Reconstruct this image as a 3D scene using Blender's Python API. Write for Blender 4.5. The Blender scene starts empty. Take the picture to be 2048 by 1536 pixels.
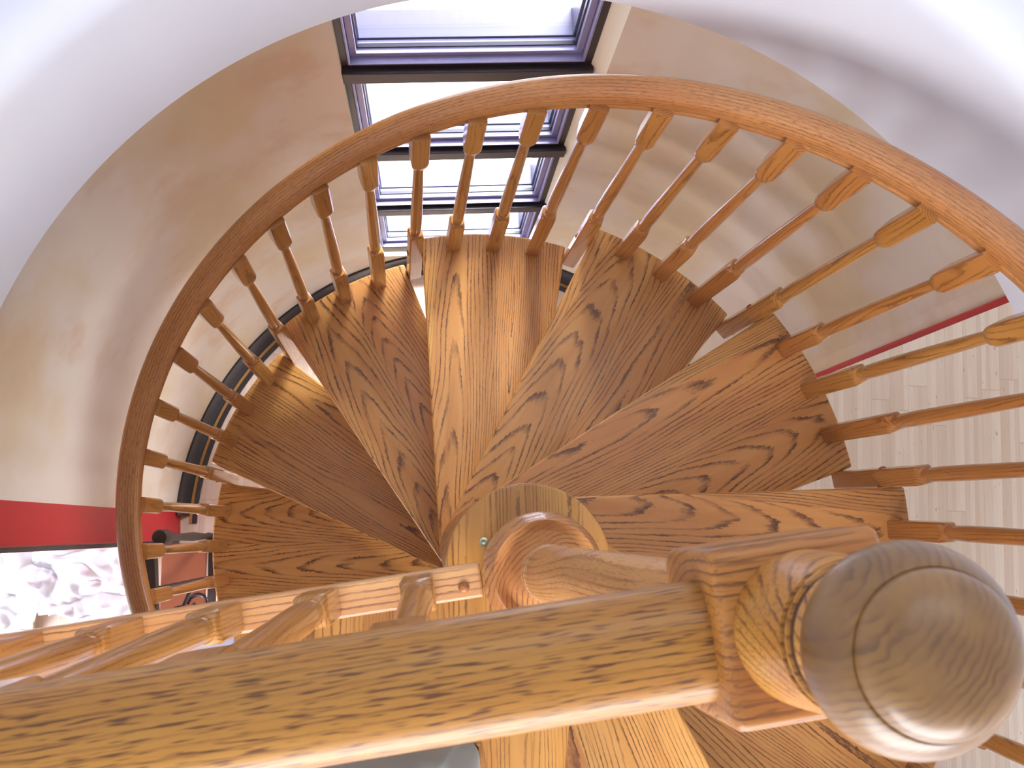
import bpy, bmesh, math, random
from mathutils import Vector, Matrix, noise as mnoise
PI = math.pi
D = math.radians
scene = bpy.context.scene
COL = scene.collection
random.seed(7)

# ------------------------------------------------------------------ layout (metres, z = 0 on the upper landing)
RISE = 0.219648
PITCH = 0.5417
TH3 = 0.1336
SLOPE = 0.40548
ZF = -13 * RISE
CC = (0.010, 0.033)          # centre of the curved wall
RW = 1.097
RT = 0.78                    # tread radius
RH = 0.100                   # hub radius
HX, HY = 0.0, -0.012         # hub centre


def under(th):               # underside of the spiral rail
    return 0.130 - SLOPE * th


# ------------------------------------------------------------------ object helpers
def link(o, parent=None):
    COL.objects.link(o)
    if parent is not None:
        o.parent = parent
    return o


def tag(o, label=None, cat=None, group=None, kind=None):
    if label: o['label'] = label
    if cat: o['category'] = cat
    if group: o['group'] = group
    if kind: o['kind'] = kind
    return o


def empty(name, loc=(0, 0, 0), rz=0.0):
    o = bpy.data.objects.new(name, None)
    o.empty_display_size = 0.05
    o.location = loc
    o.rotation_euler = (0, 0, rz)
    return link(o)


def obj(name, bm, mat, parent=None, smooth=None, bevel=0.0, segs=2, recalc=True):
    if recalc:
        bmesh.ops.recalc_face_normals(bm, faces=bm.faces)
    me = bpy.data.meshes.new(name)
    bm.to_mesh(me)
    bm.free()
    me.materials.append(mat)
    o = bpy.data.objects.new(name, me)
    link(o, parent)
    if smooth is not None:
        me.shade_smooth()
        if smooth < 179:
            me.set_sharp_from_angle(angle=D(smooth))
    if bevel > 0:
        m = o.modifiers.new('bevel', 'BEVEL')
        m.width = bevel
        m.segments = segs
        m.limit_method = 'ANGLE'
        m.angle_limit = D(35)
        m.harden_normals = False
    return o


def box(bm, x0, x1, y0, y1, z0, z1, mtx=None):
    vs = [bm.verts.new(v) for v in ((x0, y0, z0), (x1, y0, z0), (x1, y1, z0), (x0, y1, z0),
                                    (x0, y0, z1), (x1, y0, z1), (x1, y1, z1), (x0, y1, z1))]
    for f in ((0, 3, 2, 1), (4, 5, 6, 7), (0, 1, 5, 4), (1, 2, 6, 5), (2, 3, 7, 6), (3, 0, 4, 7)):
        bm.faces.new([vs[i] for i in f])
    if mtx is not None:
        bmesh.ops.transform(bm, matrix=mtx, verts=vs)
    return vs


def prism(bm, pts, z0, z1, mtx=None):
    lo = [bm.verts.new((x, y, z0)) for x, y in pts]
    hi = [bm.verts.new((x, y, z1)) for x, y in pts]
    n = len(pts)
    bm.faces.new(list(reversed(lo)))
    bm.faces.new(hi)
    for i in range(n):
        j = (i + 1) % n
        bm.faces.new((lo[i], lo[j], hi[j], hi[i]))
    if mtx is not None:
        bmesh.ops.transform(bm, matrix=mtx, verts=lo + hi)
    return lo + hi


def lathe(bm, prof, n=32, mtx=None, cx=0, cy=0):
    rings = []
    allv = []
    for r, z in prof:
        if r < 1e-6:
            v = [bm.verts.new((cx, cy, z))]
        else:
            v = [bm.verts.new((cx + r * math.cos(2 * PI * i / n), cy + r * math.sin(2 * PI * i / n), z)) for i in range(n)]
        rings.append(v)
        allv += v
    for a, b in zip(rings, rings[1:]):
        if len(a) == 1 and len(b) == 1:
            continue
        for i in range(n):
            j = (i + 1) % n
            if len(a) == 1:
                bm.faces.new((a[0], b[j], b[i]))
            elif len(b) == 1:
                bm.faces.new((a[i], a[j], b[0]))
            else:
                bm.faces.new((a[i], a[j], b[j], b[i]))
    if len(rings[0]) > 1: bm.faces.new(list(reversed(rings[0])))
    if len(rings[-1]) > 1: bm.faces.new(rings[-1])
    if mtx is not None:
        bmesh.ops.transform(bm, matrix=mtx, verts=allv)
    return allv


def morph_square(bm, secs, n=32, mtx=None):
    """Stack of sections (half_width, squareness 0..1, z); squareness 1 = square, 0 = circle."""
    rings = []
    allv = []
    for hw, sq, z in secs:
        v = []
        for i in range(n):
            a = 2 * PI * (i + 0.5) / n
            c, s = math.cos(a), math.sin(a)
            pw = 2.0 / max(1.0 - sq * 0.90, 0.05)
            r = hw * (abs(c) ** pw + abs(s) ** pw) ** (-1.0 / pw)
            v.append(bm.verts.new((r * c, r * s, z)))
        rings.append(v)
        allv += v
    for a, b in zip(rings, rings[1:]):
        for i in range(n):
            j = (i + 1) % n
            bm.faces.new((a[i], a[j], b[j], b[i]))
    bm.faces.new(list(reversed(rings[0])))
    bm.faces.new(rings[-1])
    if mtx is not None:
        bmesh.ops.transform(bm, matrix=mtx, verts=allv)
    return allv


def arc_solid(bm, r0, r1, a0, a1, z0, z1, c=CC, step=2.0):
    n = max(1, int(abs(a1 - a0) / step))
    cols = []
    for i in range(n + 1):
        a = D(a0 + (a1 - a0) * i / n)
        ca, sa = math.cos(a), math.sin(a)
        cols.append([bm.verts.new((c[0] + r * ca, c[1] + r * sa, z)) for r, z in ((r0, z0), (r1, z0), (r1, z1), (r0, z1))])
    for p, q in zip(cols, cols[1:]):
        for k in range(4):
            l = (k + 1) % 4
            bm.faces.new((p[k], q[k], q[l], p[l]))
    bm.faces.new(cols[0])
    bm.faces.new(list(reversed(cols[-1])))


def arc_profile(bm, prof, a0, a1, c=CC, step=2.0, closed=True):
    n = max(1, int(abs(a1 - a0) / step))
    cols = []
    for i in range(n + 1):
        a = D(a0 + (a1 - a0) * i / n)
        ca, sa = math.cos(a), math.sin(a)
        cols.append([bm.verts.new((c[0] + r * ca, c[1] + r * sa, z)) for r, z in prof])
    m = len(prof)
    for p, q in zip(cols, cols[1:]):
        for k in range(m if closed else m - 1):
            l = (k + 1) % m
            bm.faces.new((p[k], q[k], q[l], p[l]))
    if closed:
        bm.faces.new(cols[0])
        bm.faces.new(list(reversed(cols[-1])))


def sweep(bm, path, frames, prof, caps=True):
    """path: points; frames: (side, up); prof: closed list (x, z). UV u = length, v = perimeter."""
    uvl = bm.loops.layers.uv.verify()
    per = [0.0]
    m = len(prof)
    for k in range(m):
        a, b = prof[k], prof[(k + 1) % m]
        per.append(per[-1] + math.hypot(b[0] - a[0], b[1] - a[1]))
    rings = []
    us = [0.0]
    for i, p in enumerate(path):
        s, u = frames[i]
        rings.append([bm.verts.new(p + s * x + u * z) for x, z in prof])
        if i: us.append(us[-1] + (path[i] - path[i - 1]).length)
    for i in range(len(path) - 1):
        for k in range(m):
            l = (k + 1) % m
            f = bm.faces.new((rings[i][k], rings[i + 1][k], rings[i + 1][l], rings[i][l]))
            for lp, uv in zip(f.loops, ((us[i], per[k]), (us[i + 1], per[k]), (us[i + 1], per[k + 1]), (us[i], per[k + 1]))):
                lp[uvl].uv = uv
    if caps:
        for ring, rev in ((rings[0], False), (rings[-1], True)):
            f = bm.faces.new(list(reversed(ring)) if rev else ring)
            for lp, q in zip(f.loops, (reversed(prof) if rev else prof)):
                lp[uvl].uv = (q[0], q[1])


# ------------------------------------------------------------------ material helpers
class N:
    def __init__(self, name):
        self.m = bpy.data.materials.new(name)
        self.m.use_nodes = True
        self.t = self.m.node_tree
        self.t.nodes.clear()
        self.out = self.t.nodes.new('ShaderNodeOutputMaterial')

    def n(self, typ, **kw):
        nd = self.t.nodes.new(typ)
        ins = kw.pop('ins', {})
        for k, v in kw.items():
            setattr(nd, k, v)
        for k, v in ins.items():
            self.set(nd.inputs[k], v)
        return nd

    def set(self, sock, v):
        if isinstance(v, bpy.types.NodeSocket):
            self.t.links.new(v, sock)
        else:
            sock.default_value = v

    def math(self, op, a, b=0.0, c=0.0, clamp=False):
        nd = self.n('ShaderNodeMath', operation=op, use_clamp=clamp)
        self.set(nd.inputs[0], a)
        self.set(nd.inputs[1], b)
        self.set(nd.inputs[2], c)
        return nd.outputs[0]

    def vmath(self, op, a, b=(0, 0, 0)):
        nd = self.n('ShaderNodeVectorMath', operation=op)
        self.set(nd.inputs[0], a)
        self.set(nd.inputs[1], b)
        return nd.outputs[0]

    def noise(self, vec, scale, detail=2.0, rough=0.5):
        nd = self.n('ShaderNodeTexNoise', ins={'Vector': vec, 'Scale': scale, 'Detail': detail, 'Roughness': rough})
        return nd.outputs[0]

    def ramp(self, v, a, b, clamp=True, smooth=False):
        nd = self.n('ShaderNodeMapRange', clamp=clamp)
        if smooth: nd.interpolation_type = 'SMOOTHSTEP'
        self.set(nd.inputs[0], v)
        self.set(nd.inputs[1], a)
        self.set(nd.inputs[2], b)
        return nd.outputs[0]

    def mix(self, f, a, b, mode='MIX'):
        nd = self.n('ShaderNodeMix', data_type='RGBA', blend_type=mode)
        self.set(nd.inputs[0], f)
        self.set(nd.inputs[6], a)
        self.set(nd.inputs[7], b)
        return nd.outputs[2]

    def bsdf(self, **ins):
        nd = self.n('ShaderNodeBsdfPrincipled', ins=ins)
        self.t.links.new(nd.outputs[0], self.out.inputs[0])
        return nd


def srgb(r, g, b):
    f = lambda c: (c / 255 / 12.92) if c / 255 <= 0.04045 else ((c / 255 + 0.055) / 1.055) ** 2.4
    return (f(r), f(g), f(b), 1.0)


def oak(name, light, mid, dark, src='OBJECT', grain='X', ring=210.0, depth=0.035, tilt=0.09, pore=0.5,
        rough=0.36, coat=0.12, line=0.75, boards=0.0, spread=1.0, dashes=0.0, wander=0.010, yoff=0.0, zoff=0.0):
    """Flat sawn oak: growth rings of a tilted log cut by the board, dark porous early wood, fine pores."""
    m = N(name)
    if src == 'UV':
        co = m.n('ShaderNodeTexCoord').outputs['UV']
    else:
        co = m.n('ShaderNodeTexCoord').outputs['Object']
    if grain != 'X':
        mp = m.n('ShaderNodeMapping', ins={'Vector': co})
        mp.inputs['Rotation'].default_value = {'Z': (0, PI / 2, 0), 'Y': (0, 0, -PI / 2)}[grain]
        co = mp.outputs[0]
    rnd = m.n('ShaderNodeObjectInfo').outputs['Random']
    sep = m.n('ShaderNodeSeparateXYZ', ins={0: co})
    x, y, z = sep.outputs
    bsh = 0.0
    if boards > 0:                                   # glued-up boards side by side
        bi = m.math('FLOOR', m.math('DIVIDE', m.math('ADD', y, 0.013), boards))
        wn = m.n('ShaderNodeTexWhiteNoise', noise_dimensions='2D')
        cb = m.n('ShaderNodeCombineXYZ', ins={0: bi, 1: rnd})
        m.set(wn.inputs['Vector'], cb.outputs[0])
        bsh = wn.outputs['Value']
        y = m.math('SUBTRACT', y, m.math('MULTIPLY', m.math('ADD', bi, 0.5), boards))
        rv = m.math('FRACT', m.math('ADD', rnd, m.math('MULTIPLY', bsh, 3.7)))
    else:
        rv = rnd
    off = m.math('MULTIPLY', rv, 37.0)
    p = m.n('ShaderNodeCombineXYZ', ins={0: m.math('ADD', x, off), 1: y, 2: z}).outputs[0]
    # slow warps
    w1 = m.noise(m.vmath('MULTIPLY', p, (2.2, 7.0, 7.0)), 1.0, 2.0)
    w2 = m.noise(m.vmath('MULTIPLY', p, (3.2, 20.0, 20.0)), 1.0, 2.0, 0.5)
    w3 = m.noise(m.vmath('MULTIPLY', p, (85.0, 260.0, 260.0)), 1.0, 2.0, 0.6)
    r2 = m.math('FRACT', m.math('MULTIPLY', rv, 7.31))
    r3 = m.math('FRACT', m.math('MULTIPLY', rv, 13.7))
    yc = m.math('ADD', m.math('ADD', y, yoff), m.math('MULTIPLY', m.math('SUBTRACT', r2, 0.5), 0.10 * spread))
    yc = m.math('ADD', yc, m.math('MULTIPLY', m.math('SUBTRACT', w1, 0.5), 0.05 * spread))
    zc = m.math('ADD', m.math('ADD', z, zoff), m.math('MULTIPLY', m.math('ADD', r3, 0.35), depth))
    tl = m.math('MULTIPLY', m.math('SUBTRACT', r3, 0.30), tilt * 2)
    zc = m.math('ADD', zc, m.math('MULTIPLY', x, tl))
    zc = m.math('ADD', zc, m.math('MULTIPLY', m.math('SUBTRACT', w2, 0.5), wander))
    rad = m.math('SQRT', m.math('ADD', m.math('MULTIPLY', yc, yc), m.math('MULTIPLY', zc, zc)))
    rr = m.math('ADD', m.math('MULTIPLY', rad, ring), m.math('MULTIPLY', w2, 0.9))
    rr = m.math('ADD', rr, m.math('MULTIPLY', w3, 0.45))
    fr = m.math('FRACT', rr)
    # early-wood line: sharp on one side, soft on the other
    up = m.ramp(fr, 0.58, 0.90, smooth=True)
    dn = m.ramp(fr, 1.0, 0.93, smooth=True)
    ln = m.math('MULTIPLY', up, dn)
    lw = m.noise(m.vmath('MULTIPLY', p, (9.0, 60.0, 60.0)), 1.0, 2.0)
    ln = m.math('MULTIPLY', ln, m.ramp(lw, 0.30, 0.58))
    # pores: short dark dashes along the grain
    pn = m.noise(m.vmath('MULTIPLY', p, (42.0, 1150.0, 1150.0)), 1.0, 1.0, 0.5)
    po = m.ramp(pn, 0.60, 0.74)
    dens = m.math('ADD', 0.25, m.math('MULTIPLY', up, 0.9))
    po = m.math('MULTIPLY', po, m.math('MULTIPLY', dens, pore))
    tone = m.noise(m.vmath('MULTIPLY', p, (3.0, 26.0, 26.0)), 1.0, 3.0, 0.6)
    c = m.mix(m.ramp(tone, 0.3, 0.7), light, mid)
    if boards > 0 or True:
        hsv = m.n('ShaderNodeHueSaturation')
        m.set(hsv.inputs['Color'], c)
        m.set(hsv.inputs['Value'], m.math('ADD', 0.86, m.math('MULTIPLY', rv, 0.26)))
        m.set(hsv.inputs['Hue'], m.math('ADD', 0.494, m.math('MULTIPLY', r2, 0.012)))
        c = hsv.outputs[0]
    c = m.mix(m.math('MULTIPLY', ln, line), c, dark)
    c = m.mix(po, c, dark)
    if dashes > 0:                                   # coarse open pores of quarter-sawn rail stock
        dn1 = m.noise(m.vmath('MULTIPLY', p, (62.0, 800.0, 800.0)), 1.0, 1.0, 0.5)
        c = m.mix(m.math('MULTIPLY', m.ramp(dn1, 0.54, 0.66), dashes), c, dark)
    if boards > 0:
        e = m.math('ABSOLUTE', m.math('SUBTRACT', m.math('ABSOLUTE', y), boards / 2))
        c = m.mix(m.math('MULTIPLY', m.ramp(e, 0.0009, 0.0002), 0.35), c, dark)
    bp = m.n('ShaderNodeBump', ins={'Strength': 0.12, 'Distance': 0.0006})
    m.set(bp.inputs['Height'], m.math('SUBTRACT', 1.0, m.math('ADD', m.math('MULTIPLY', ln, 0.5), po)))
    b = m.bsdf(**{'Base Color': c, 'Roughness': rough, 'Coat Weight': coat, 'Coat Roughness': 0.12,
                  'Normal': bp.outputs[0], 'IOR': 1.5})
    return m.m


LI, MI, DK = srgb(212, 154, 84), srgb(194, 130, 62), srgb(88, 48, 24)
M = {}
M['tread'] = oak('oak_tread', LI, MI, DK, grain='X', ring=165, depth=0.045, tilt=0.07, boards=0.155, wander=0.006, line=0.92)
M['landing'] = oak('oak_landing', srgb(196, 142, 72), srgb(170, 112, 48), DK, grain='Y', ring=260, depth=0.03, tilt=0.02, boards=0.052, spread=0.7)
M['baluster'] = oak('oak_baluster', srgb(192, 134, 70), srgb(172, 110, 52), DK, grain='Z', ring=240, depth=0.02, tilt=0.03, line=0.6, spread=0.5, coat=0.45, rough=0.28)
M['newel'] = oak('oak_newel', srgb(222, 172, 110), srgb(206, 148, 84), srgb(116, 70, 42), grain='Z', ring=260, depth=0.02, tilt=0.05, line=0.75, spread=0.3, coat=0.4, yoff=0.05, dashes=0.35, wander=0.006)
M['block'] = oak('oak_block', srgb(204, 146, 70), srgb(182, 116, 48), srgb(98, 56, 30), grain='X', ring=230, depth=0.02, tilt=0.03, line=0.8, spread=0.2, coat=0.08, rough=0.42, yoff=0.07, zoff=-0.87, wander=0.004, dashes=0.45)
M['rail'] = oak('oak_bent_rail', srgb(216, 152, 90), srgb(194, 122, 64), srgb(100, 54, 34), src='UV', ring=170, depth=0.02, yoff=0.22, tilt=0.0, line=0.62, spread=0.12, coat=0.4, wander=0.006, dashes=0.5)
M['toprail'] = oak('oak_top_rail', srgb(202, 142, 60), srgb(180, 114, 40), srgb(88, 46, 24), src='UV', rough=0.42, ring=260, depth=0.02, yoff=0.25, tilt=0.0, line=0.45, spread=0.15, dashes=0.85, coat=0.12, wander=0.004)
M['botrail'] = oak('oak_bottom_rail', srgb(222, 168, 112), srgb(206, 140, 84), srgb(112, 66, 60), grain='X', ring=150, depth=0.02, tilt=0.02, line=0.75, spread=0.1, coat=0.5, yoff=0.15, wander=0.003)
M['hub'] = oak('oak_hub', srgb(190, 128, 66), srgb(168, 104, 50), DK, grain='Z', ring=220, depth=0.02, tilt=0.0)
M['ring'] = oak('oak_base_ring', srgb(198, 140, 88), srgb(176, 112, 66), srgb(100, 62, 46), grain='Z', ring=200, depth=0.02, tilt=0.0, coat=0.6)


def simple(name, col, rough=0.5, metallic=0.0, coat=0.0, **kw):
    m = N(name)
    m.bsdf(**{'Base Color': col, 'Roughness': rough, 'Metallic': metallic, 'Coat Weight': coat, **kw})
    return m.m


def plaster_mat(name, base, a, b, amt, scale=2.2):
    m = N(name)
    co = m.n('ShaderNodeTexCoord').outputs['Object']
    n1 = m.noise(m.vmath('MULTIPLY', co, (1, 1, 0.7)), scale, 4.0, 0.55)
    n2 = m.noise(m.vmath('ADD', co, (5.2, 1.3, 8.1)), scale * 1.7, 4.0, 0.6)
    n3 = m.noise(m.vmath('ADD', co, (1.2, 9.3, 3.1)), scale * 14, 3.0, 0.6)
    c = m.mix(m.math('MULTIPLY', m.ramp(n1, 0.44, 0.66, smooth=True), amt), base, a)
    c = m.mix(m.math('MULTIPLY', m.ramp(n2, 0.50, 0.70, smooth=True), amt), c, b)
    bp = m.n('ShaderNodeBump', ins={'Strength': 0.08, 'Distance': 0.004, 'Height': n3})
    m.bsdf(**{'Base Color': c, 'Roughness': 0.55, 'Normal': bp.outputs[0]})
    return m.m


M['wall'] = plaster_mat('glazed_plaster', srgb(218, 205, 190), srgb(208, 184, 138), srgb(206, 178, 148), 0.75)
M['white'] = plaster_mat('white_plaster', srgb(230, 232, 240), srgb(232, 230, 222), srgb(228, 228, 238), 0.5, 1.6)
M['black'] = simple('black_baseboard', srgb(46, 44, 50), 0.3, coat=0.3)
M['gold'] = simple('gold_strip', srgb(176, 128, 66), 0.35)
M['bronze'] = simple('dark_bronze_frame', srgb(38, 26, 32), 0.4, 0.0)
M['sash'] = simple('grey_sash', srgb(142, 138, 176), 0.35, 0.2, coat=0.1)
M['bead'] = simple('black_gasket', srgb(30, 26, 40), 0.35)
M['alu'] = simple('aluminium_sill', srgb(84, 82, 104), 0.35, 0.3)
M['red'] = simple('red_lacquer', srgb(176, 14, 28), 0.5)
M['darkwood'] = simple('dark_stained_wood', srgb(48, 30, 22), 0.6)
M['iron'] = simple('wrought_iron', srgb(44, 36, 40), 0.4, 0.5)
M['groove'] = simple('dark_groove', srgb(66, 42, 34), 0.3, coat=0.7)
M['screw'] = simple('steel_screw', srgb(170, 176, 150), 0.3, 0.9)
M['plug'] = oak('oak_plug', srgb(176, 116, 62), srgb(156, 96, 48), DK, grain='Z', ring=200, depth=0.02, tilt=0)


def glass_mat():
    m = N('window_glass')
    tr = m.n('ShaderNodeBsdfTransparent', ins={'Color': (0.97, 0.98, 1.0, 1)})
    gl = m.n('ShaderNodeBsdfGlossy', ins={'Roughness': 0.03})
    mx = m.n('ShaderNodeMixShader')
    m.set(mx.inputs[0], 0.06)
    m.set(mx.inputs[1], tr.outputs[0])
    m.set(mx.inputs[2], gl.outputs[0])
    m.t.links.new(mx.outputs[0], m.out.inputs[0])
    return m.m


M['glass'] = glass_mat()


def bamboo_mat():
    m = N('bamboo_strip_floor')
    co = m.n('ShaderNodeTexCoord').outputs['Object']
    mp = m.n('ShaderNodeMapping', ins={'Vector': co})
    mp.inputs['Rotation'].default_value = (0, 0, D(3.0))
    sep = m.n('ShaderNodeSeparateXYZ', ins={0: mp.outputs[0]})
    x, y, z = sep.outputs
    W = 0.078
    pi_ = m.math('FLOOR', m.math('DIVIDE', x, W))
    wn = m.n('ShaderNodeTexWhiteNoise', noise_dimensions='1D')
    m.set(wn.inputs['W'], pi_)
    L = 0.92
    yy = m.math('ADD', y, m.math('MULTIPLY', wn.outputs['Value'], L))
    pj = m.math('FLOOR', m.math('DIVIDE', yy, L))
    si = m.math('FLOOR', m.math('DIVIDE', x, W / 4))
    v = m.n('ShaderNodeCombineXYZ', ins={0: si, 1: pj, 2: 0.0}).outputs[0]
    w2 = m.n('ShaderNodeTexWhiteNoise', noise_dimensions='3D')
    m.set(w2.inputs['Vector'], v)
    c = m.mix(w2.outputs['Value'], srgb(228, 208, 192), srgb(212, 186, 166))
    st = m.noise(m.vmath('MULTIPLY', mp.outputs[0], (420.0, 9.0, 1.0)), 1.0, 2.0)
    c = m.mix(m.math('MULTIPLY', m.ramp(st, 0.45, 0.75), 0.3), c, srgb(196, 158, 130))
    # bamboo knuckles: small short blotches
    kn = m.noise(m.vmath('MULTIPLY', mp.outputs[0], (75.0, 28.0, 1.0)), 1.0, 1.0)
    c = m.mix(m.math('MULTIPLY', m.ramp(kn, 0.70, 0.80), 0.5), c, srgb(150, 100, 70))
    fx = m.math('FRACT', m.math('DIVIDE', x, W))
    ex = m.math('MINIMUM', fx, m.math('SUBTRACT', 1.0, fx))
    fy = m.math('FRACT', m.math('DIVIDE', yy, L))
    ey = m.math('MINIMUM', fy, m.math('SUBTRACT', 1.0, fy))
    seam = m.math('MAXIMUM', m.ramp(ex, 0.016, 0.004), m.ramp(ey, 0.003, 0.0008))
    c = m.mix(m.math('MULTIPLY', seam, 0.35), c, srgb(150, 112, 96))
    m.bsdf(**{'Base Color': c, 'Roughness': 0.3, 'Coat Weight': 0.25, 'Coat Roughness': 0.2})
    return m.m


M['bamboo'] = bamboo_mat()


def brushed_knob_mat():
    """Oak ball: end grain rings, varnish with fine turned scratches."""
    m = N('oak_ball')
    co = m.n('ShaderNodeTexCoord').outputs['Object']
    sep = m.n('ShaderNodeSeparateXYZ', ins={0: co})
    x, y, z = sep.outputs
    w = m.noise(m.vmath('MULTIPLY', co, (40, 40, 12)), 1.0, 3.0, 0.6)
    xx = m.math('ADD', x, 0.010)
    yy = m.math('ADD', y, -0.050)
    r = m.math('SQRT', m.math('ADD', m.math('MULTIPLY', xx, xx), m.math('MULTIPLY', yy, yy)))
    fr = m.math('FRACT', m.math('ADD', m.math('MULTIPLY', r, 330.0), m.math('MULTIPLY', w, 5.0)))
    ln = m.math('MULTIPLY', m.ramp(fr, 0.35, 0.8, smooth=True), m.ramp(fr, 1.0, 0.88, smooth=True))
    tone = m.noise(co, 45.0, 3.0)
    c = m.mix(m.ramp(tone, 0.3, 0.7), srgb(154, 112, 54), srgb(118, 80, 36))
    c = m.mix(m.math('MULTIPLY', ln, m.math('MULTIPLY', m.ramp(m.noise(co, 60.0, 2.0), 0.35, 0.7), 0.6)), c, srgb(78, 50, 28))
    b = m.bsdf(**{'Base Color': c, 'Roughness': 0.45, 'Coat Weight': 0.5, 'Coat Roughness': 0.24})
    return m.m


M['ball'] = brushed_knob_mat()


def plastic_mat():
    m = N('clear_plastic_film')
    tr = m.n('ShaderNodeBsdfTransparent', ins={'Color': (0.95, 0.95, 1.0, 1)})
    df = m.n('ShaderNodeBsdfDiffuse', ins={'Color': (0.93, 0.92, 0.98, 1)})
    tl = m.n('ShaderNodeBsdfTranslucent', ins={'Color': (0.93, 0.92, 0.98, 1)})
    gl = m.n('ShaderNodeBsdfGlossy', ins={'Roughness': 0.12})
    m1 = m.n('ShaderNodeMixShader', ins={0: 0.4})
    m.set(m1.inputs[1], df.outputs[0])
    m.set(m1.inputs[2], tl.outputs[0])
    co = m.n('ShaderNodeTexCoord').outputs['Object']
    ns = m.noise(co, 7.0, 3.0)
    m2 = m.n('ShaderNodeMixShader')
    m.set(m2.inputs[0], m.math('ADD', 0.60, m.math('MULTIPLY', m.ramp(ns, 0.35, 0.65), 0.38)))
    m.set(m2.inputs[1], tr.outputs[0])
    m.set(m2.inputs[2], m1.outputs[0])
    m3 = m.n('ShaderNodeMixShader', ins={0: 0.22})
    m.set(m3.inputs[1], m2.outputs[0])
    m.set(m3.inputs[2], gl.outputs[0])
    m.t.links.new(m3.outputs[0], m.out.inputs[0])
    return m.m


M['plastic'] = plastic_mat()


def cloth_mat():
    m = N('grey_cotton')
    co = m.n('ShaderNodeTexCoord').outputs['Object']
    n1 = m.noise(co, 900.0, 2.0)
    bp = m.n('ShaderNodeBump', ins={'Strength': 0.2, 'Distance': 0.001, 'Height': n1})
    m.bsdf(**{'Base Color': srgb(132, 136, 130), 'Roughness': 0.85, 'Normal': bp.outputs[0], 'Sheen Weight': 0.3})
    return m.m


M['cloth'] = cloth_mat()


def struct(name, bm, mat, parent=None, **kw):
    o = obj(name, bm, mat, parent, **kw)
    if parent is None:
        o['kind'] = 'structure'
    return o


# ================================================================== THE SETTING
# window plane
WA = Vector((-0.3115, 1.1043, 0))
WT = Vector((0.584, 0.023, 0)).normalized()
WN = Vector((-WT.y, WT.x, 0))
WL, WR = -0.287, 0.306
WO = WA - WT * WA.dot(WT)                    # foot of the origin on the plane
WM = Matrix(((WT.x, WN.x, 0, WO.x), (WT.y, WN.y, 0, WO.y), (0, 0, 1, ZF), (0, 0, 0, 1)))   # local (w, n, height)

ZC = -0.40                                   # lower ceiling
A_R, A_L = 24.0, 176.2                       # ends of the curved wall
AWR, AWL = 75.1, 107.8                       # window opening in the wall

# floor: everything inside, plus the rooms left and right
bm = bmesh.new()
pts = [(-4.2, -3.6), (4.6, -3.6), (4.6, 1.95), (1.012, 0.479)]
for i in range(0, 39):
    a = D(24 + (175.5 - 24) * i / 38)
    pts.append((CC[0] + 1.13 * math.cos(a), CC[1] + 1.13 * math.sin(a)))
pts += [(-4.2, 0.118)]
prism(bm, pts, ZF - 0.05, ZF)
struct('floor', bm, M['bamboo'])

# curved wall round the window
bm = bmesh.new()
arc_solid(bm, RW, RW + 0.13, A_R, AWR, ZF, ZC + 0.02)
arc_solid(bm, RW, RW + 0.13, AWL, A_L, ZF, ZC + 0.02)
arc_solid(bm, RW, RW + 0.13, AWR, AWL, ZF, ZF + 0.186)
o = struct('wall_back', bm, M['wall'], smooth=40)

# plaster reveal and sill of the window, softly rounded into the wall
bm = bmesh.new()
def wall_pt(a):
    return (CC[0] + RW * math.cos(D(a)), CC[1] + RW * math.sin(D(a)))
for a, w, sgn in ((AWL, WL - 0.004, -1), (AWR, WR + 0.004, 1)):
    px, py = wall_pt(a)
    q = WO + WT * (w - sgn * 0.007)
    q2 = WO + WT * (w - sgn * 0.006) + WN * 0.05
    px2, py2 = wall_pt(a - sgn * 1.2)
    midx, midy = px * 0.55 + q.x * 0.45 + sgn * 0.002, py * 0.55 + q.y * 0.45
    prism(bm, [(px2, py2), (px, py), (midx, midy), (q.x, q.y), (q2.x, q2.y), (px2 + sgn * 0.01, py2 + 0.09)] if sgn < 0 else
          [(px2, py2), (px2 + 0.01, py2 + 0.09), (q2.x, q2.y), (q.x, q.y), (midx, midy), (px, py)], ZF + 0.18, ZC + 0.02)
box(bm, WL - 0.01, WR + 0.01, -0.030, 0.03, 0.182, 0.198, WM)
o = struct('trim_1', bm, simple('cream_reveal', srgb(246, 242, 222), 0.45), bevel=0.006, segs=3)

# right end of the curved wall: short wall running outwards (seen edge-on) with red corner strip
bm = bmesh.new()
mr = Matrix.Rotation(D(22.2), 4, 'Z') @ Matrix.Translation((0, 0, 0))
prism(bm, [(1.010, 0.476), (4.6, 1.945), (4.56, 2.05), (0.97, 0.588)], ZF, ZC + 0.02)
struct('wall_right', bm, M['wall'])
bm = bmesh.new()
prism(bm, [(1.001, 0.4735), (1.005, 0.460), (1.019, 0.466), (1.014, 0.480)], ZF, ZC)
struct('trim_2', bm, M['red'], bevel=0.002)

# left end: red lacquered casing with dark edge
bm = bmesh.new()
prism(bm, [(-1.084, 0.116), (-1.079, 0.004), (-1.140, 0.002), (-1.150, 0.116)], ZF, ZC)
struct('trim_3', bm, M['red'], bevel=0.006, segs=3)
bm = bmesh.new()
prism(bm, [(-1.085, 0.004), (-1.085, -0.008), (-1.142, -0.008), (-1.142, 0.002)], ZF, ZC)
struct('trim_4', bm, M['bead'])

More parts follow.
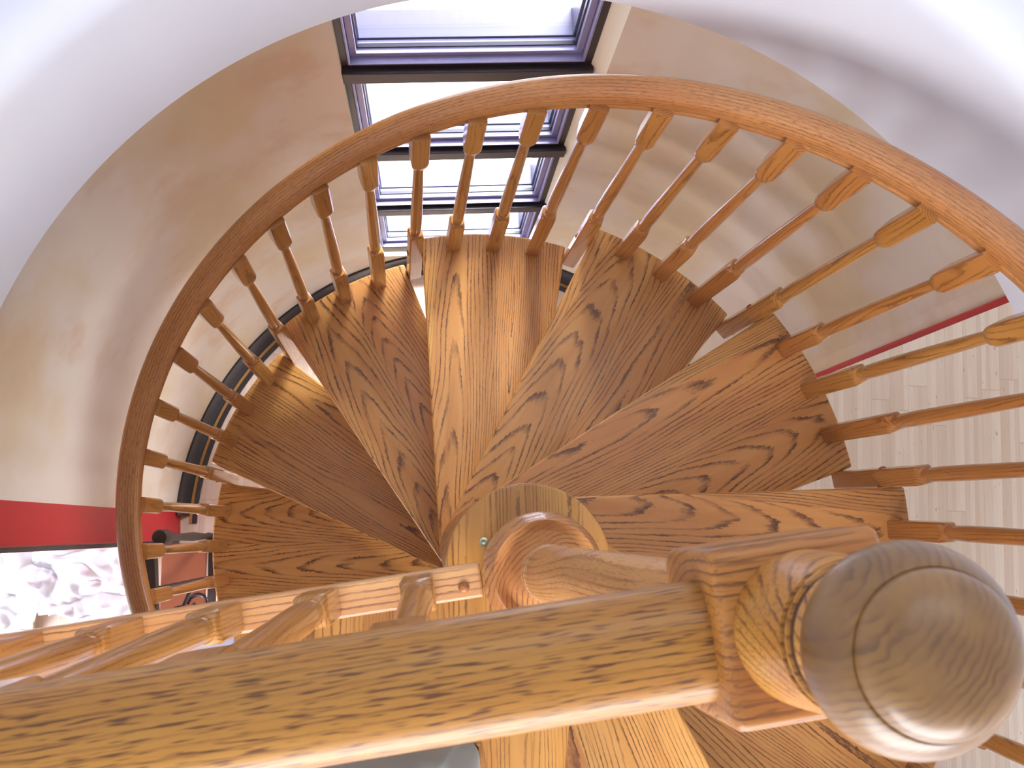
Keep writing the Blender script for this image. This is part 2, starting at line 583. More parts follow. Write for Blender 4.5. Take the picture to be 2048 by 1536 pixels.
# baseboard: black rounded board, gold strip and black strip let into the floor
bm = bmesh.new()
arc_profile(bm, [(RW + 0.004, ZF), (RW + 0.004, ZF + 0.075), (RW - 0.008, ZF + 0.080), (RW - 0.016, ZF + 0.066), (RW - 0.020, ZF + 0.020), (RW - 0.034, ZF + 0.008), (RW - 0.036, ZF)], 24.5, 176.5)
struct('baseboard_back', bm, M['black'], smooth=50)
bm = bmesh.new()
arc_solid(bm, RW - 0.047, RW - 0.0365, 24.5, 178.0, ZF, ZF + 0.004)
struct('trim_5', bm, M['gold'])
bm = bmesh.new()
arc_solid(bm, RW - 0.066, RW - 0.0475, 24.5, 178.0, ZF, ZF + 0.005)
struct('trim_6', bm, M['black'])

# ---- windows: four stacked units
def ring_frame(bm, w0, w1, z0, z1, t, n0, n1, mtx):
    box(bm, w0, w1, n0, n1, z0, z0 + t, mtx)
    box(bm, w0, w1, n0, n1, z1 - t, z1, mtx)
    box(bm, w0, w0 + t, n0, n1, z0 + t, z1 - t, mtx)
    box(bm, w1 - t, w1, n0, n1, z0 + t, z1 - t, mtx)

bars = [(0.670, 0.722), (1.201, 1.254), (1.732, 1.785)]
edges = [0.209] + [b for pr in bars for b in pr] + [2.263]
# keep the head of the top unit below the ceiling
for i in range(4):
    z0, z1 = edges[2 * i], edges[2 * i + 1]
    w = empty('window_%d' % (i + 1), (0, 0, 0))
    w['kind'] = 'structure'
    bm = bmesh.new()
    ring_frame(bm, WL, WR, z0 - 0.004, z1 + 0.004, 0.020, 0.0, 0.055, WM)
    obj('frame', bm, M['bronze'], w, bevel=0.002)
    bm = bmesh.new()
    ring_frame(bm, WL + 0.020, WR - 0.020, z0 + 0.016, z1 - 0.016, 0.0045, -0.003, 0.050, WM)
    obj('bead', bm, M['sash'], w, bevel=0.001)
    bm = bmesh.new()
    ring_frame(bm, WL + 0.0245, WR - 0.0245, z0 + 0.0205, z1 - 0.0205, 0.016, 0.016, 0.050, WM)
    obj('sash', bm, M['sash'], w, bevel=0.0015)
    bm = bmesh.new()
    ring_frame(bm, WL + 0.0385, WR - 0.0385, z0 + 0.0345, z1 - 0.0345, 0.006, 0.030, 0.0395, WM)
    obj('gasket', bm, M['bead'], w)
    bm = bmesh.new()
    box(bm, WL + 0.040, WR - 0.040, 0.040, 0.044, z0 + 0.036, z1 - 0.036, WM)
    obj('pane', bm, M['glass'], w)
    bm = bmesh.new()
    ring_frame(bm, WL + 0.030, WR - 0.030, z0 + 0.024, z1 - 0.024, 0.018, 0.052, 0.120, WM)
    obj('outer_frame', bm, M['alu'], w)
for i, (a, b) in enumerate(bars):
    bm = bmesh.new()
    box(bm, WL - 0.004, WR + 0.004, -0.018, 0.05, a, b, WM)
    struct('trim_%d' % (7 + i), bm, M['bronze'], bevel=0.002)

# ---- ceiling of the lower storey, plaster fascia of the stair well and rounded ledge above
RFC = (0.036, 0.041)
bm = bmesh.new()
prof = [(0.897, ZC), (0.897, -0.100)]
for i in range(1, 9):
    a = D(90 * i / 8)
    prof.append((0.897 + 0.060 * (1 - math.cos(a)), -0.100 + 0.060 * math.sin(a)))
prof += [(1.9, -0.04), (1.9, ZC)]
arc_profile(bm, prof, -96, 186, c=RFC)
struct('ceiling', bm, M['white'], smooth=40)

bm = bmesh.new()
arc_solid(bm, 1.9, 2.0, -180, 180, ZC, 2.45, c=RFC, step=5)
struct('wall_upper', bm, M['white'], smooth=40)
bm = bmesh.new()
prism(bm, [(RFC[0] + 2.0 * math.cos(D(a)), RFC[1] + 2.0 * math.sin(D(a))) for a in range(0, 360, 5)], 2.45, 2.5)
struct('ceiling_upper', bm, M['white'])

bm = bmesh.new()
arc_solid(bm, 1.9, 5.2, -184, 20, ZC, ZC + 0.1, c=RFC, step=6)
struct('ceiling_lower', bm, M['white'])
bm = bmesh.new()
box(bm, -4.2, 4.6, -3.7, -3.6, ZF, ZC + 0.02)
struct('wall_front', bm, M['white'])
bm = bmesh.new()
box(bm, -4.3, -4.2, -3.6, 0.118, ZF, ZC + 0.02)
struct('wall_left', bm, M['white'])
bm = bmesh.new()
box(bm, 4.6, 4.7, -3.6, 1.95, ZF, ZC + 0.02)
struct('wall_far_right', bm, M['white'])
bm = bmesh.new()
box(bm, -4.2, -1.152, 0.118, 0.218, ZF, ZC + 0.02)
struct('wall_back_left', bm, M['white'])

# white floor of the upper storey beside the landing, grey shade put into its colour
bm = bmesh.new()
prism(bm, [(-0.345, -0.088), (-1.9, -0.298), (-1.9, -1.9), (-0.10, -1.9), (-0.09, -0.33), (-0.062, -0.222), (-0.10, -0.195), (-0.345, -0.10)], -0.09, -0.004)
struct('floor_upper', bm, simple('white_floor_with_shade', srgb(176, 174, 190), 0.9))

# ================================================================== THE SPIRAL STAIR
stair = empty('spiral_staircase', (HX, HY, ZF))
tag(stair, 'spiral staircase of oak wedge treads round a centre column beside the curved wall', 'staircase')
stair_inv = Matrix.Translation((HX, HY, ZF)).inverted()


def tread_outline():
    """Local outline: front edge at angle 0, back edge at -27.3 deg, tangent to the hub circle."""
    ba = D(-27.3)
    pts = []
    n = 18
    for i in range(n + 1):
        a = ba * i / n
        pts.append((RT * math.cos(a), RT * math.sin(a) - HY))
    # tangent points on the hub circle (hub centre at local 0, 0)
    def tan_pt(px, py, side):
        d = math.hypot(px, py)
        th = math.atan2(py, px)
        be = math.acos(RH / d)
        return th + side * be
    t_back = tan_pt(pts[-1][0], pts[-1][1], -1)
    t_front = tan_pt(pts[0][0], pts[0][1], 1)
    m = 16
    a0, a1 = t_back, t_front - 2 * PI
    for i in range(m + 1):
        a = a0 + (a1 - a0) * i / m
        pts.append((RH * math.cos(a), RH * math.sin(a)))
    return pts


for k in range(1, 13):
    thf = TH3 + (k - 3) * PITCH
    # the outer arc is centred on the stair axis, the hub on HX, HY: build per tread in world angles
    R1 = Matrix.Rotation(-thf, 2)
    c = R1 @ Vector((-HX, -HY))
    ba = D(-27.3)
    pts = []
    n = 18
    for i in range(n + 1):
        a = ba * i / n
        pts.append((c.x + RT * math.cos(a), c.y + RT * math.sin(a)))
    def tang(px, py, side):
        d = math.hypot(px, py)
        return math.atan2(py, px) + side * math.acos(RH / d)
    tb = tang(pts[-1][0], pts[-1][1], -1)
    tf = tang(pts[0][0], pts[0][1], 1) - 2 * PI
    for i in range(17):
        a = tb + (tf - tb) * i / 16
        pts.append((RH * math.cos(a), RH * math.sin(a)))
    pts = pts[::-1]
    bm = bmesh.new()
    rot = Matrix.Rotation(D(13.6), 4, 'Z')         # local x = middle of the tread = grain
    prism(bm, pts, -0.034, 0.0, rot)
    o = obj('tread', bm, M['tread'], stair, bevel=0.005, segs=3)
    o.location = (0, 0, -k * RISE - ZF)
    o.rotation_euler = (0, 0, thf - D(13.6))

# centre column: one turned spacer between each pair of treads
for k in range(1, 14):
    bm = bmesh.new()
    zt = -k * RISE + RISE - 0.034
    zb = -k * RISE + (0.0 if k < 13 else 0.0)
    if k == 1: zt = -0.040
    lathe(bm, [(RH - 0.003, zb), (RH - 0.0005, zb + 0.004), (RH - 0.0005, zt - 0.004), (RH - 0.003, zt)], 48)
    o = obj('spacer', bm, M['hub'], stair, smooth=40)
    o.location = (0, 0, -ZF)

# landing: hub disc running into a small triangular platform of edge-glued boards
bm = bmesh.new()
pts = []
for i in range(25):
    a = D(-2 + (190 + 2) * i / 24)
    pts.append((RH * math.cos(a), RH * math.sin(a)))
d = Vector((math.cos(D(187.67)), math.sin(D(187.67))))
w = lambda x, y: (x - HX, y - HY)
pts = pts[:-2] + [w(-0.100, -0.030), w(-0.345, -0.066), w(-0.345, -0.103), w(-0.100, -0.196), w(-0.062, -0.218), w(-0.085, -0.33), w(-0.10, -0.95),
        w(0.150, -0.95), w(0.040, -0.244), w(0.045, -0.20), w(0.098, -0.03)]
prism(bm, pts, -0.040, 0.0)
o = obj('landing', bm, M['landing'], stair, bevel=0.003, segs=3)
o.location = (0, 0, -ZF)
bm = bmesh.new()
lathe(bm, [(0.0055, -0.001), (0.0055, 0.0012), (0.003, 0.0016), (0.0, 0.0010)], 16)
o = obj('screw', bm, M['screw'], stair)
o.location = (-0.054, 0.030, -ZF)
tag(o, 'small steel screw in the landing')

# ================================================================== SPIRAL RAILING
rail = empty('stair_railing', (0, 0, ZF))
tag(rail, 'curved oak stair railing, bent handrail spiralling down on turned balusters', 'railing')


def rail_prof(hw, ht, n=10):
    """Moulded rail section, x across, z up from the underside, counter-clockwise."""
    p = [(-hw * 0.74, 0), (hw * 0.74, 0), (hw * 0.80, ht * 0.05), (hw * 0.82, ht * 0.17), (hw * 0.74, ht * 0.25), (hw * 0.76, ht * 0.31),
         (hw * 0.92, ht * 0.40), (hw * 1.0, ht * 0.52)]
    for i in range(1, n):
        a = PI * i / n
        c, s = math.cos(a), math.sin(a)
        cc = math.copysign(abs(c) ** 0.75, c)
        p.append((hw * cc, ht * 0.60 + ht * 0.40 * s ** 0.8))
    p += [(-hw * 1.0, ht * 0.52), (-hw * 0.92, ht * 0.40), (-hw * 0.76, ht * 0.31), (-hw * 0.74, ht * 0.25), (-hw * 0.82, ht * 0.17), (-hw * 0.80, ht * 0.05)]
    return p


RR = 0.7775
bm = bmesh.new()
path, frames = [], []
a0, a1 = D(-84), D(330)
n = 300
for i in range(n + 1):
    th = a0 + (a1 - a0) * i / n
    path.append(Vector((RR * math.cos(th), RR * math.sin(th), under(th))))
    s = Vector((math.cos(th), math.sin(th), 0))
    tg = Vector((-RR * math.sin(th), RR * math.cos(th), -SLOPE)).normalized()
    up = s.cross(tg)
    frames.append((s, up if up.z > 0 else -up))
sweep(bm, path, frames, rail_prof(0.0245, 0.054))
o = obj('handrail', bm, M['rail'], rail, smooth=50)
o.location = (0, 0, -ZF)

# balusters: four pattern lengths, the fourth runs down past the front edge of its tread
COLLAR = 0.590


def baluster_bm(foot):
    """z = 0 at the rail underside; foot = distance down to the bottom end."""
    s = 0.0171
    zt = 0.02
    zs = -0.128
    bm = bmesh.new()
    secs = [(s, 1, -foot), (s, 1, -COLLAR - 0.011), (s * 0.985, 0.93, -COLLAR - 0.008), (s * 0.93, 0.5, -COLLAR - 0.002), (s * 0.84, 0.1, -COLLAR + 0.002), (0.0108, 0, -COLLAR + 0.0025),
            (0.0102, 0, -COLLAR + 0.010), (0.0122, 0, -COLLAR + 0.013), (0.0124, 0, -COLLAR + 0.018), (0.0110, 0, -COLLAR + 0.021),
            (0.0128, 0, -COLLAR + 0.030), (0.0136, 0, -COLLAR + 0.075), (0.0134, 0, -COLLAR + 0.14), (0.0122, 0, -COLLAR + 0.26), (0.0104, 0, -0.20),
            (0.0096, 0, zs - 0.022), (0.0098, 0, zs - 0.018), (s * 0.86, 0.25, zs - 0.012), (s * 0.96, 0.75, zs + 0.004), (s, 1, zs + 0.018), (s, 1, zt)]
    morph_square(bm, secs, 32)
    return bm


bal_meshes = {}
A0 = D(95.0)
DA = PITCH / 4
corr = [(-60, -1.5), (20, -1.9), (60, -1.9), (100, -2.3), (135, -2.2), (150, -1.0), (160, 0.2), (200, 0.2), (400, 0.0)]


def lean(deg):
    for (x0, y0), (x1, y1) in zip(corr, corr[1:]):
        if x0 <= deg <= x1:
            return y0 + (y1 - y0) * (deg - x0) / (x1 - x0)
    return 0


for idx in range(-19, 25):
    th = A0 + idx * DA                      # idx 0 = first baluster behind the front edge of tread 6
    j = (-idx) % 4                          # 0, 1, 2 stand on the tread, 3 is the long one in the gap
    kk = 6 + math.floor((idx + 3) / 4)      # tread it belongs to; the long one hangs between kk-1 and kk
    if kk < 1 or kk > 12:
        continue
    deg = math.degrees(th)
    tb = th
    tt = th + D(lean(deg))
    zu = under(tt)
    if j == 3:
        zfoot = -kk * RISE - 0.012
        tb = th + D(0.2)
    else:
        zfoot = -kk * RISE - 0.001
    foot = round(zu - zfoot, 3)
    top = Vector((0.762 * math.cos(tt), 0.762 * math.sin(tt), zu))
    bot = Vector((0.752 * math.cos(tb), 0.752 * math.sin(tb), zfoot))
    key = (j, foot)
    if key not in bal_meshes:
        bm = baluster_bm((top - bot).length)
        bmesh.ops.recalc_face_normals(bm, faces=bm.faces)
        me = bpy.data.meshes.new('baluster')
        bm.to_mesh(me)
        bm.free()
        me.materials.append(M['baluster'])
        me.shade_smooth()
        me.set_sharp_from_angle(angle=D(38))
        bal_meshes[key] = me
    o = bpy.data.objects.new('baluster', bal_meshes[key])
    link(o, rail)
    zax = (top - bot).normalized()
    xax = Vector((math.cos(tb), math.sin(tb), 0))
    yax = zax.cross(xax).normalized()
    xax = yax.cross(zax)
    mt = Matrix((xax, yax, zax)).transposed().to_4x4()
    mt.translation = top - Vector((0, 0, ZF))
    o.matrix_local = mt
    if j == 3:                              # wooden plugs over the bolts that tie the two treads
        L = (top - bot).length
        for side, zz in ((1, -L + RISE + 0.012 - 0.02), (-1, -L + 0.030)):
            bm = bmesh.new()
            mm = Matrix.Translation((0, side * 0.0157, zz)) @ Matrix.Rotation(-side * PI / 2, 4, 'X')
            lathe(bm, [(0.0075, 0), (0.0075, 0.002), (0.005, 0.0045), (0.0, 0.0055)], 16, mm)
            obj('plug', bm, M['plug'], o, smooth=50)

# ================================================================== LANDING RAILING
DIR = D(7.7)
lr = empty('landing_railing', (0, -0.012, 0.0), DIR)
tag(lr, 'straight oak guard railing across the landing, broad rounded top rail in the foreground', 'railing')
# local x runs along the rail (negative = away from the newel), local y across
bm = bmesh.new()
path = [Vector((-1.75 + i * 0.05, 0, 0.808)) for i in range(36)]
path = [p for p in path if p.x < -0.02] + [Vector((-0.0015, 0, 0.808))]
frames = [(Vector((0, -1, 0)), Vector((0, 0, 1)))] * len(path)
o_rp = rail_prof(0.0238, 0.050, 14)
sweep(bm, path, frames, o_rp)
o = obj('top_rail', bm, M['toprail'], lr, smooth=50, bevel=0.002)
bm = bmesh.new()
box(bm, -1.75, -0.061, -0.0215, 0.0165, 0.045, 0.080)
o = obj('bottom_rail', bm, M['botrail'], lr, bevel=0.003)
bm = bmesh.new()
lathe(bm, [(0.0062, 0.0795), (0.0062, 0.0815), (0.004, 0.0835), (0, 0.0843)], 20)
pl = obj('plug', bm, M['plug'], o, smooth=50)
pl.location = (-0.082, -0.008, 0)
me = None
for i in range(14):
    x = -0.1310 - i * 0.1055
    if x < -1.7: break
    if me is None:
        bm = bmesh.new()
        s = 0.0171
        z0, zt = 0.079, 0.80
        zc, zs = 0.205, 0.655
        secs = [(s, 1, z0), (s, 1, zc - 0.011), (s * 0.985, 0.93, zc - 0.008), (s * 0.93, 0.5, zc - 0.002), (s * 0.84, 0.1, zc + 0.002), (0.0110, 0, zc + 0.0025), (0.0105, 0, zc + 0.008),
                (0.0132, 0, zc + 0.011), (0.0134, 0, zc + 0.016), (0.0118, 0, zc + 0.019), (0.0138, 0, zc + 0.026), (0.0150, 0, zc + 0.075), (0.0148, 0, zc + 0.13),
                (0.0130, 0, zc + 0.24), (0.0112, 0, zs - 0.05), (0.0106, 0, zs - 0.02), (s * 0.86, 0.25, zs - 0.010), (s * 0.96, 0.75, zs + 0.006), (s, 1, zs + 0.02), (s, 1, zt)]
        morph_square(bm, secs, 40)
        o = obj('baluster', bm, M['baluster'], lr, smooth=38)
        me = o.data
    else:
        o = bpy.data.objects.new('baluster', me)
        link(o, lr)
    o.location = (x, -0.003, 0)
    if i == 0: first_bal = o

# ================================================================== NEWEL POST
nw = empty('newel_post', (0.004, -0.016, 0.0), DIR)
tag(nw, 'turned oak newel post with square block and round ball finial, standing on the landing hub', 'newel post')
TL = Vector((0.0262, 0.0068, 0.87))      # axis runs from the base to this offset at block height
tilt = Matrix.Shear('XY', 4, (0, 0))
tilt = Matrix.Identity(4)
tilt[0][2] = TL.x / TL.z
tilt[1][2] = TL.y / TL.z
bm = bmesh.new()
lathe(bm, [(0.058, 0.001), (0.060, 0.010), (0.0655, 0.060), (0.0670, 0.090), (0.0665, 0.104), (0.0630, 0.116), (0.0600, 0.122), (0.0590, 0.127), (0.0570, 0.130), (0.0545, 0.1285),
           (0.0515, 0.124), (0.0460, 0.121), (0.0400, 0.126), (0.0350, 0.138), (0.0310, 0.156), (0.0, 0.162)], 64, tilt)
obj('base_ring', bm, M['ring'], nw, smooth=45)
bm = bmesh.new()
lathe(bm, [(0.029, 0.150), (0.0300, 0.158), (0.0304, 0.172), (0.0284, 0.174), (0.0284, 0.180), (0.0302, 0.182), (0.0302, 0.187), (0.0290, 0.189), (0.0300, 0.196), (0.0292, 0.260), (0.0268, 0.400), (0.0245, 0.560),
           (0.0225, 0.690), (0.0225, 0.755), (0.0260, 0.790), (0.030, 0.80)], 48, tilt)
obj('post_shaft', bm, M['newel'], nw, smooth=45)
# square block with rounded shoulders
bm = bmesh.new()
hb = 0.0345
secs = [(hb * 0.66, 0.1, 0.786), (hb * 0.86, 0.6, 0.788), (hb * 0.96, 0.9, 0.795), (hb, 1, 0.806), (hb, 1, 0.864)]
for i in range(1, 6):
    a = D(90 * i / 5)
    secs.append((hb - 0.0045 * (1 - math.cos(a)), 1, 0.864 + 0.0045 * math.sin(a)))
morph_square(bm, secs, 96, tilt)
obj('square_block', bm, M['block'], nw, smooth=40)
bm = bmesh.new()
lathe(bm, [(0.0295, 0.866), (0.0292, 0.878), (0.0284, 0.893), (0.0268, 0.9085), (0.0268, 0.9100), (0.0240, 0.9104), (0.0240, 0.9122), (0.0262, 0.9127), (0.0262, 0.9145), (0.0234, 0.9150), (0.0234, 0.9175), (0.0250, 0.9182), (0.0240, 0.922)], 64, tilt)
obj('turned_neck', bm, M['block'], nw, smooth=30)
for za, zb, r in ((0.9096, 0.9128, 0.0256), (0.9141, 0.9182, 0.0250)):  # dark bands set into the neck recesses
    bm = bmesh.new()
    lathe(bm, [(r - 0.002, za), (r, za + 0.0008), (r, zb - 0.0008), (r - 0.002, zb)], 64, tilt)
    tag(obj('groove', bm, M['groove'], nw, smooth=30), 'dark groove below the ball')
bm = bmesh.new()
prof = [(0.0235, 0.9185)]
zc, rb = 0.9480, 0.0328
for i in range(0, 22):                       # big lower bead
    a = D(-62) + D(62 + 38) * i / 21
    prof.append((rb * math.cos(a), zc + rb * 0.80 * math.sin(a)))
r0, z0 = prof[-1]
prof += [(r0 - 0.0006, z0 + 0.0004), (r0 - 0.0010, z0 + 0.0002), (r0 - 0.0012, z0 + 0.0012)]
r1, z1 = prof[-1]
for i in range(1, 20):                       # crown dome
    a = PI / 2 * i / 19
    prof.append((max(r1 * math.cos(a) ** 0.9 if i < 19 else 0, 0), z1 + 0.0125 * math.sin(a)))
prof[-1] = (0.0, prof[-1][1])
lathe(bm, prof, 96, tilt)
obj('ball_finial', bm, M['ball'], nw, smooth=60)

# ================================================================== THINGS ON THE LOWER FLOOR AND THE LANDING
# plastic sheet
bm = bmesh.new()
outline = [(-1.95, -0.03), (-1.18, -0.015), (-1.15, -0.27), (-1.19, -0.30), (-1.235, -0.27), (-1.29, -0.295), (-1.42, -0.285), (-1.47, -0.262), (-1.555, -0.25), (-1.575, -0.36), (-1.95, -0.40)]
def inside(x, y, P):
    c = False
    j = len(P) - 1
    for i in range(len(P)):
        if (P[i][1] > y) != (P[j][1] > y) and x < (P[j][0] - P[i][0]) * (y - P[i][1]) / (P[j][1] - P[i][1]) + P[i][0]:
            c = not c
        j = i
    return c
gx, gy = 150, 84
x0, x1, y0, y1 = -1.97, -1.12, -0.43, -0.005
vid = {}
def hz(x, y):
    a = mnoise.noise(Vector((x * 4, y * 4, 1.3))) * 0.05
    b = abs(mnoise.noise(Vector((x * 5 + y * 4, y * 9 - x * 4, 4.2)))) * 0.07
    c = abs(mnoise.noise(Vector((x * 13 - y * 8, y * 17 + x * 9, 9.1)))) * 0.025
    return ZF + 0.10 + a + b + c
def vat(i, j):
    if (i, j) not in vid:
        x = x0 + (x1 - x0) * i / gx
        y = y0 + (y1 - y0) * j / gy
        jx = mnoise.noise(Vector((x * 14, y * 14, 7.7))) * 0.012
        jy = mnoise.noise(Vector((x * 14, y * 14, 2.7))) * 0.012
        vid[(i, j)] = bm.verts.new((x + jx, min(y + jy, -0.012), hz(x, y)))
    return vid[(i, j)]
for i in range(gx):
    for j in range(gy):
        if inside(x0 + (x1 - x0) * (i + .5) / gx, y0 + (y1 - y0) * (j + .5) / gy, outline):
            bm.faces.new((vat(i, j), vat(i + 1, j), vat(i + 1, j + 1), vat(i, j + 1)))
o = obj('plastic_sheet', bm, M['plastic'], smooth=180)
m_ = o.modifiers.new('solid', 'SOLIDIFY')
m_.thickness = 0.0006
tag(o, 'crumpled clear plastic sheeting lying on the lower floor left of the red door casing', 'plastic sheet')
# the low carton it is thrown over
bm = bmesh.new()
box(bm, -1.93, -1.60, -0.36, -0.05, ZF, ZF + 0.085)
o = obj('carton', bm, simple('pale_carton', srgb(226, 206, 140), 0.7), bevel=0.003)
tag(o, 'pale yellow carton on the floor under the plastic sheeting', 'box')

# dark wood and iron stand below the railing
st = empty('console_stand', (-1.02, -0.13, ZF))
tag(st, 'dark turned wood and wrought iron stand on the lower floor, glimpsed between handrail and treads', 'stand')
def loc(v): return Vector(v) - Vector((-1.02, -0.13, ZF))
bm = bmesh.new()
a, b = loc((-0.985, -0.02, ZF + 0.80)), loc((-0.965, -0.26, ZF + 0.80))
box(bm, -0.016, 0.016, -0.14, 0.14, 0.77, 0.815, Matrix.Translation((0.045, -0.005, 0)) @ Matrix.Rotation(D(4), 4, 'Z'))
obj('top_bar', bm, M['darkwood'], st, bevel=0.003)
bm = bmesh.new()
lathe(bm, [(0.012, 0.0), (0.014, 0.06), (0.010, 0.09), (0.016, 0.30), (0.012, 0.50), (0.015, 0.66), (0.024, 0.68), (0.025, 0.76), (0.022, 0.77)], 20, Matrix.Translation((0.055, 0.150, 0)))
obj('leg', bm, M['darkwood'], st, smooth=40)
bm = bmesh.new()
lathe(bm, [(0.012, 0.0), (0.014, 0.06), (0.010, 0.09), (0.016, 0.30), (0.012, 0.50), (0.015, 0.66), (0.018, 0.77)], 20, Matrix.Translation((0.075, -0.115, 0)))
obj('leg', bm, M['darkwood'], st, smooth=40)
bm = bmesh.new()
pr = []
for i in range(60):
    z = 0.05 + 0.72 * i / 59
    r = 0.0055 + 0.0022 * (i % 2)
    pr.append((r, z))
lathe(bm, pr, 12, Matrix.Translation((0.062, -0.005, 0)))
obj('twisted_rod', bm, M['iron'], st, smooth=60)
bm = bmesh.new()
box(bm, 0.055, 0.085, -0.12, 0.15, 0.028, 0.046)
obj('stretcher', bm, M['darkwood'], st, bevel=0.003)
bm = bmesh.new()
box(bm, -0.10, 0.062, -0.135, 0.125, 0.10, 0.118)  # red-brown panel added to colour this patch of the lower floor
tag(obj('panel', bm, simple('reddish_brown', srgb(122, 62, 36), 0.45), st, bevel=0.003), 'reddish brown panel added to the stand')
def tube(bm, P, r, n=8):
    rings = []
    for i, p in enumerate(P):
        d = (P[min(i + 1, len(P) - 1)] - P[max(i - 1, 0)]).normalized()
        a = d.orthogonal().normalized()
        b = d.cross(a)
        rings.append([bm.verts.new(p + a * r * math.cos(2 * PI * k / n) + b * r * math.sin(2 * PI * k / n)) for k in range(n)])
    for p, q in zip(rings, rings[1:]):
        for k in range(n):
            bm.faces.new((p[k], p[(k + 1) % n], q[(k + 1) % n], q[k]))
    bm.faces.new(rings[0]); bm.faces.new(list(reversed(rings[-1])))
bm = bmesh.new()
def spiral(cx, cy, z, r0, turns, ph, sgn):
    P = []
    for i in range(36):
        t = i / 35
        a = ph + sgn * 2 * PI * turns * t
        r = r0 * (1 - 0.75 * t)
        P.append(Vector((cx + r * math.cos(a), cy + r * math.sin(a), z + 0.05 * t)))
    return P
tube(bm, spiral(0.05, -0.13, 0.45, 0.05, 1.1, 0.5, 1), 0.007)
tube(bm, spiral(0.085, -0.09, 0.30, 0.045, 1.1, 3.0, -1), 0.007)
tube(bm, [Vector((0.062, -0.005, 0.3)), Vector((0.06, -0.05, 0.38)), Vector((0.055, -0.10, 0.46))], 0.006)
obj('scroll', bm, M['iron'], st, smooth=60)

# grey cloth at the foot of the railing
bm = bmesh.new()
gn = 60
vs = {}
CL = [(-0.26, -0.214), (-0.205, -0.222), (-0.150, -0.212), (-0.107, -0.204), (-0.086, -0.199), (-0.078, -0.204), (-0.067, -0.214), (-0.060, -0.235), (-0.062, -0.30), (-0.09, -0.36), (-0.18, -0.40), (-0.27, -0.36), (-0.30, -0.28)]
cxm, cym = -0.165, -0.29
rings = []
segs = 72
def cl_pt(t):
    f = t * len(CL)
    i = int(f) % len(CL)
    u = f - int(f)
    p0, p1, p2, p3 = [CL[(i + k) % len(CL)] for k in (-1, 0, 1, 2)]
    q = []
    for a in (0, 1):
        q.append(0.5 * ((2 * p1[a]) + (-p0[a] + p2[a]) * u + (2 * p0[a] - 5 * p1[a] + 4 * p2[a] - p3[a]) * u * u + (-p0[a] + 3 * p1[a] - 3 * p2[a] + p3[a]) * u ** 3))
    return q
for s in range(0, 17):
    t = s / 16
    ring = []
    for i in range(segs):
        px, py = cl_pt(i / segs)
        # dome: steep side then gently folded top
        k = math.cos(t * PI / 2) ** 0.8 if t < 1 else 0.0
        x = cxm + (px - cxm) * k
        y = cym + (py - cym) * k
        z = -0.003 + 0.075 * math.sin(t * PI / 2) ** 0.9
        fold = 0.014 * math.sin(40 * (x + 0.9 * y) + 3 * mnoise.noise(Vector((x * 8, y * 8, 0)))) + 0.012 * mnoise.noise(Vector((x * 16, y * 16, 3)))
        z += fold * min(1, t * 2.5)
        ring.append((x, y, max(z, -0.003)))
    rings.append(ring)
vr = [[bm.verts.new(p) for p in r] for r in rings[:-1]]
for a, b in zip(vr, vr[1:]):
    for i in range(segs):
        j = (i + 1) % segs
        bm.faces.new((a[i], a[j], b[j], b[i]))
tp = bm.verts.new(rings[-1][0])
for i in range(segs):
    bm.faces.new((vr[-1][i], vr[-1][(i + 1) % segs], tp))
bm.faces.new(list(reversed(vr[0])))
o = obj('grey_cloth', bm, M['cloth'], smooth=180)
tag(o, 'rumpled grey cloth behind the railing at the bottom edge, beside the oak landing', 'cloth')

# ================================================================== LIGHT
w = bpy.data.worlds.new('World')
scene.world = w
w.use_nodes = True
bg = w.node_tree.nodes['Background']
bg.inputs[0].default_value = (0.87, 0.92, 1.0, 1)
bg.inputs[1].default_value = 4.6


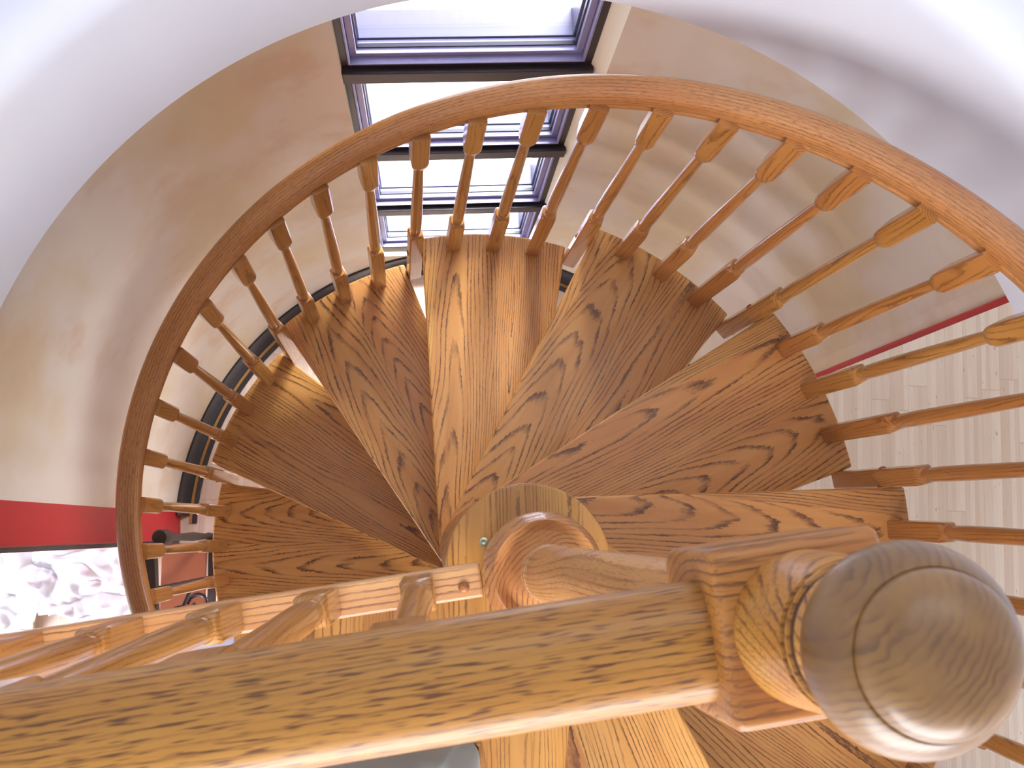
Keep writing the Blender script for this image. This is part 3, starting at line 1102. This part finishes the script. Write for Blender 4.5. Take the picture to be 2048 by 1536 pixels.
def area(name, loc, target, sx, sy, power, col, spread=180):
    l = bpy.data.lights.new(name, 'AREA')
    l.shape = 'RECTANGLE'
    l.size = sx
    l.size_y = sy
    l.energy = power
    l.color = col
    l.spread = D(spread)
    o = bpy.data.objects.new(name, l)
    o.location = loc
    o.rotation_euler = (Vector(target) - Vector(loc)).to_track_quat('-Z', 'Y').to_euler()
    link(o)
    return o


area('upstairs_window', (0.05, -1.62, 0.80), (0.0, 0.5, -0.3), 1.7, 1.1, 60, (0.95, 0.96, 1.0))
area('upstairs_fill', (0.4, 1.1, 2.40), (0.4, 1.1, 0), 1.4, 1.0, 7, (0.94, 0.97, 1.0))  # unseen overhead fill, added to lift the treads and fascia
area('window_daylight', (0.65, 2.25, 0.10), (-0.25, 0.45, -1.5), 1.7, 1.1, 1500, (0.93, 0.96, 1.0))
area('left_room_window', (-2.7, -1.5, -1.98), (-1.5, -0.25, ZF), 1.2, 0.5, 45, (0.90, 0.93, 1.0), 100)
area('right_room_fill', (4.2, -1.2, -1.3), (1.6, 0.2, ZF), 2.2, 1.4, 28, (0.84, 0.93, 1.0), 110)  # no window known here; fill added to brighten the right-hand floor

# ================================================================== CAMERA
cam = bpy.data.cameras.new('Camera')
cam.sensor_width = 36
cam.sensor_fit = 'HORIZONTAL'
cam.lens = 2090 / 2048 * 36
cam.clip_start = 0.01
cam.dof.use_dof = True
cam.dof.focus_distance = 1.9
cam.dof.aperture_fstop = 34
co = bpy.data.objects.new('Camera', cam)
R = ((0.9972484562043654, 0.0010568402866441996, -0.07412421794945555),
     (-0.011292125750098898, 0.9903956130457684, -0.13780064425009206),
     (0.07326666700522015, 0.13825849973258428, 0.9876824301148832))
mw = Matrix(R).to_4x4()
mw.translation = (-0.11271, 0.032448, 1.263678)
co.matrix_world = mw
link(co)
scene.camera = co
scene.view_settings.view_transform = 'Standard'
scene.view_settings.look = 'None'
scene.view_settings.gamma = 1
scene.view_settings.use_curve_mapping = False
scene.view_settings.exposure = 0.27
scene.cycles.max_bounces = 8
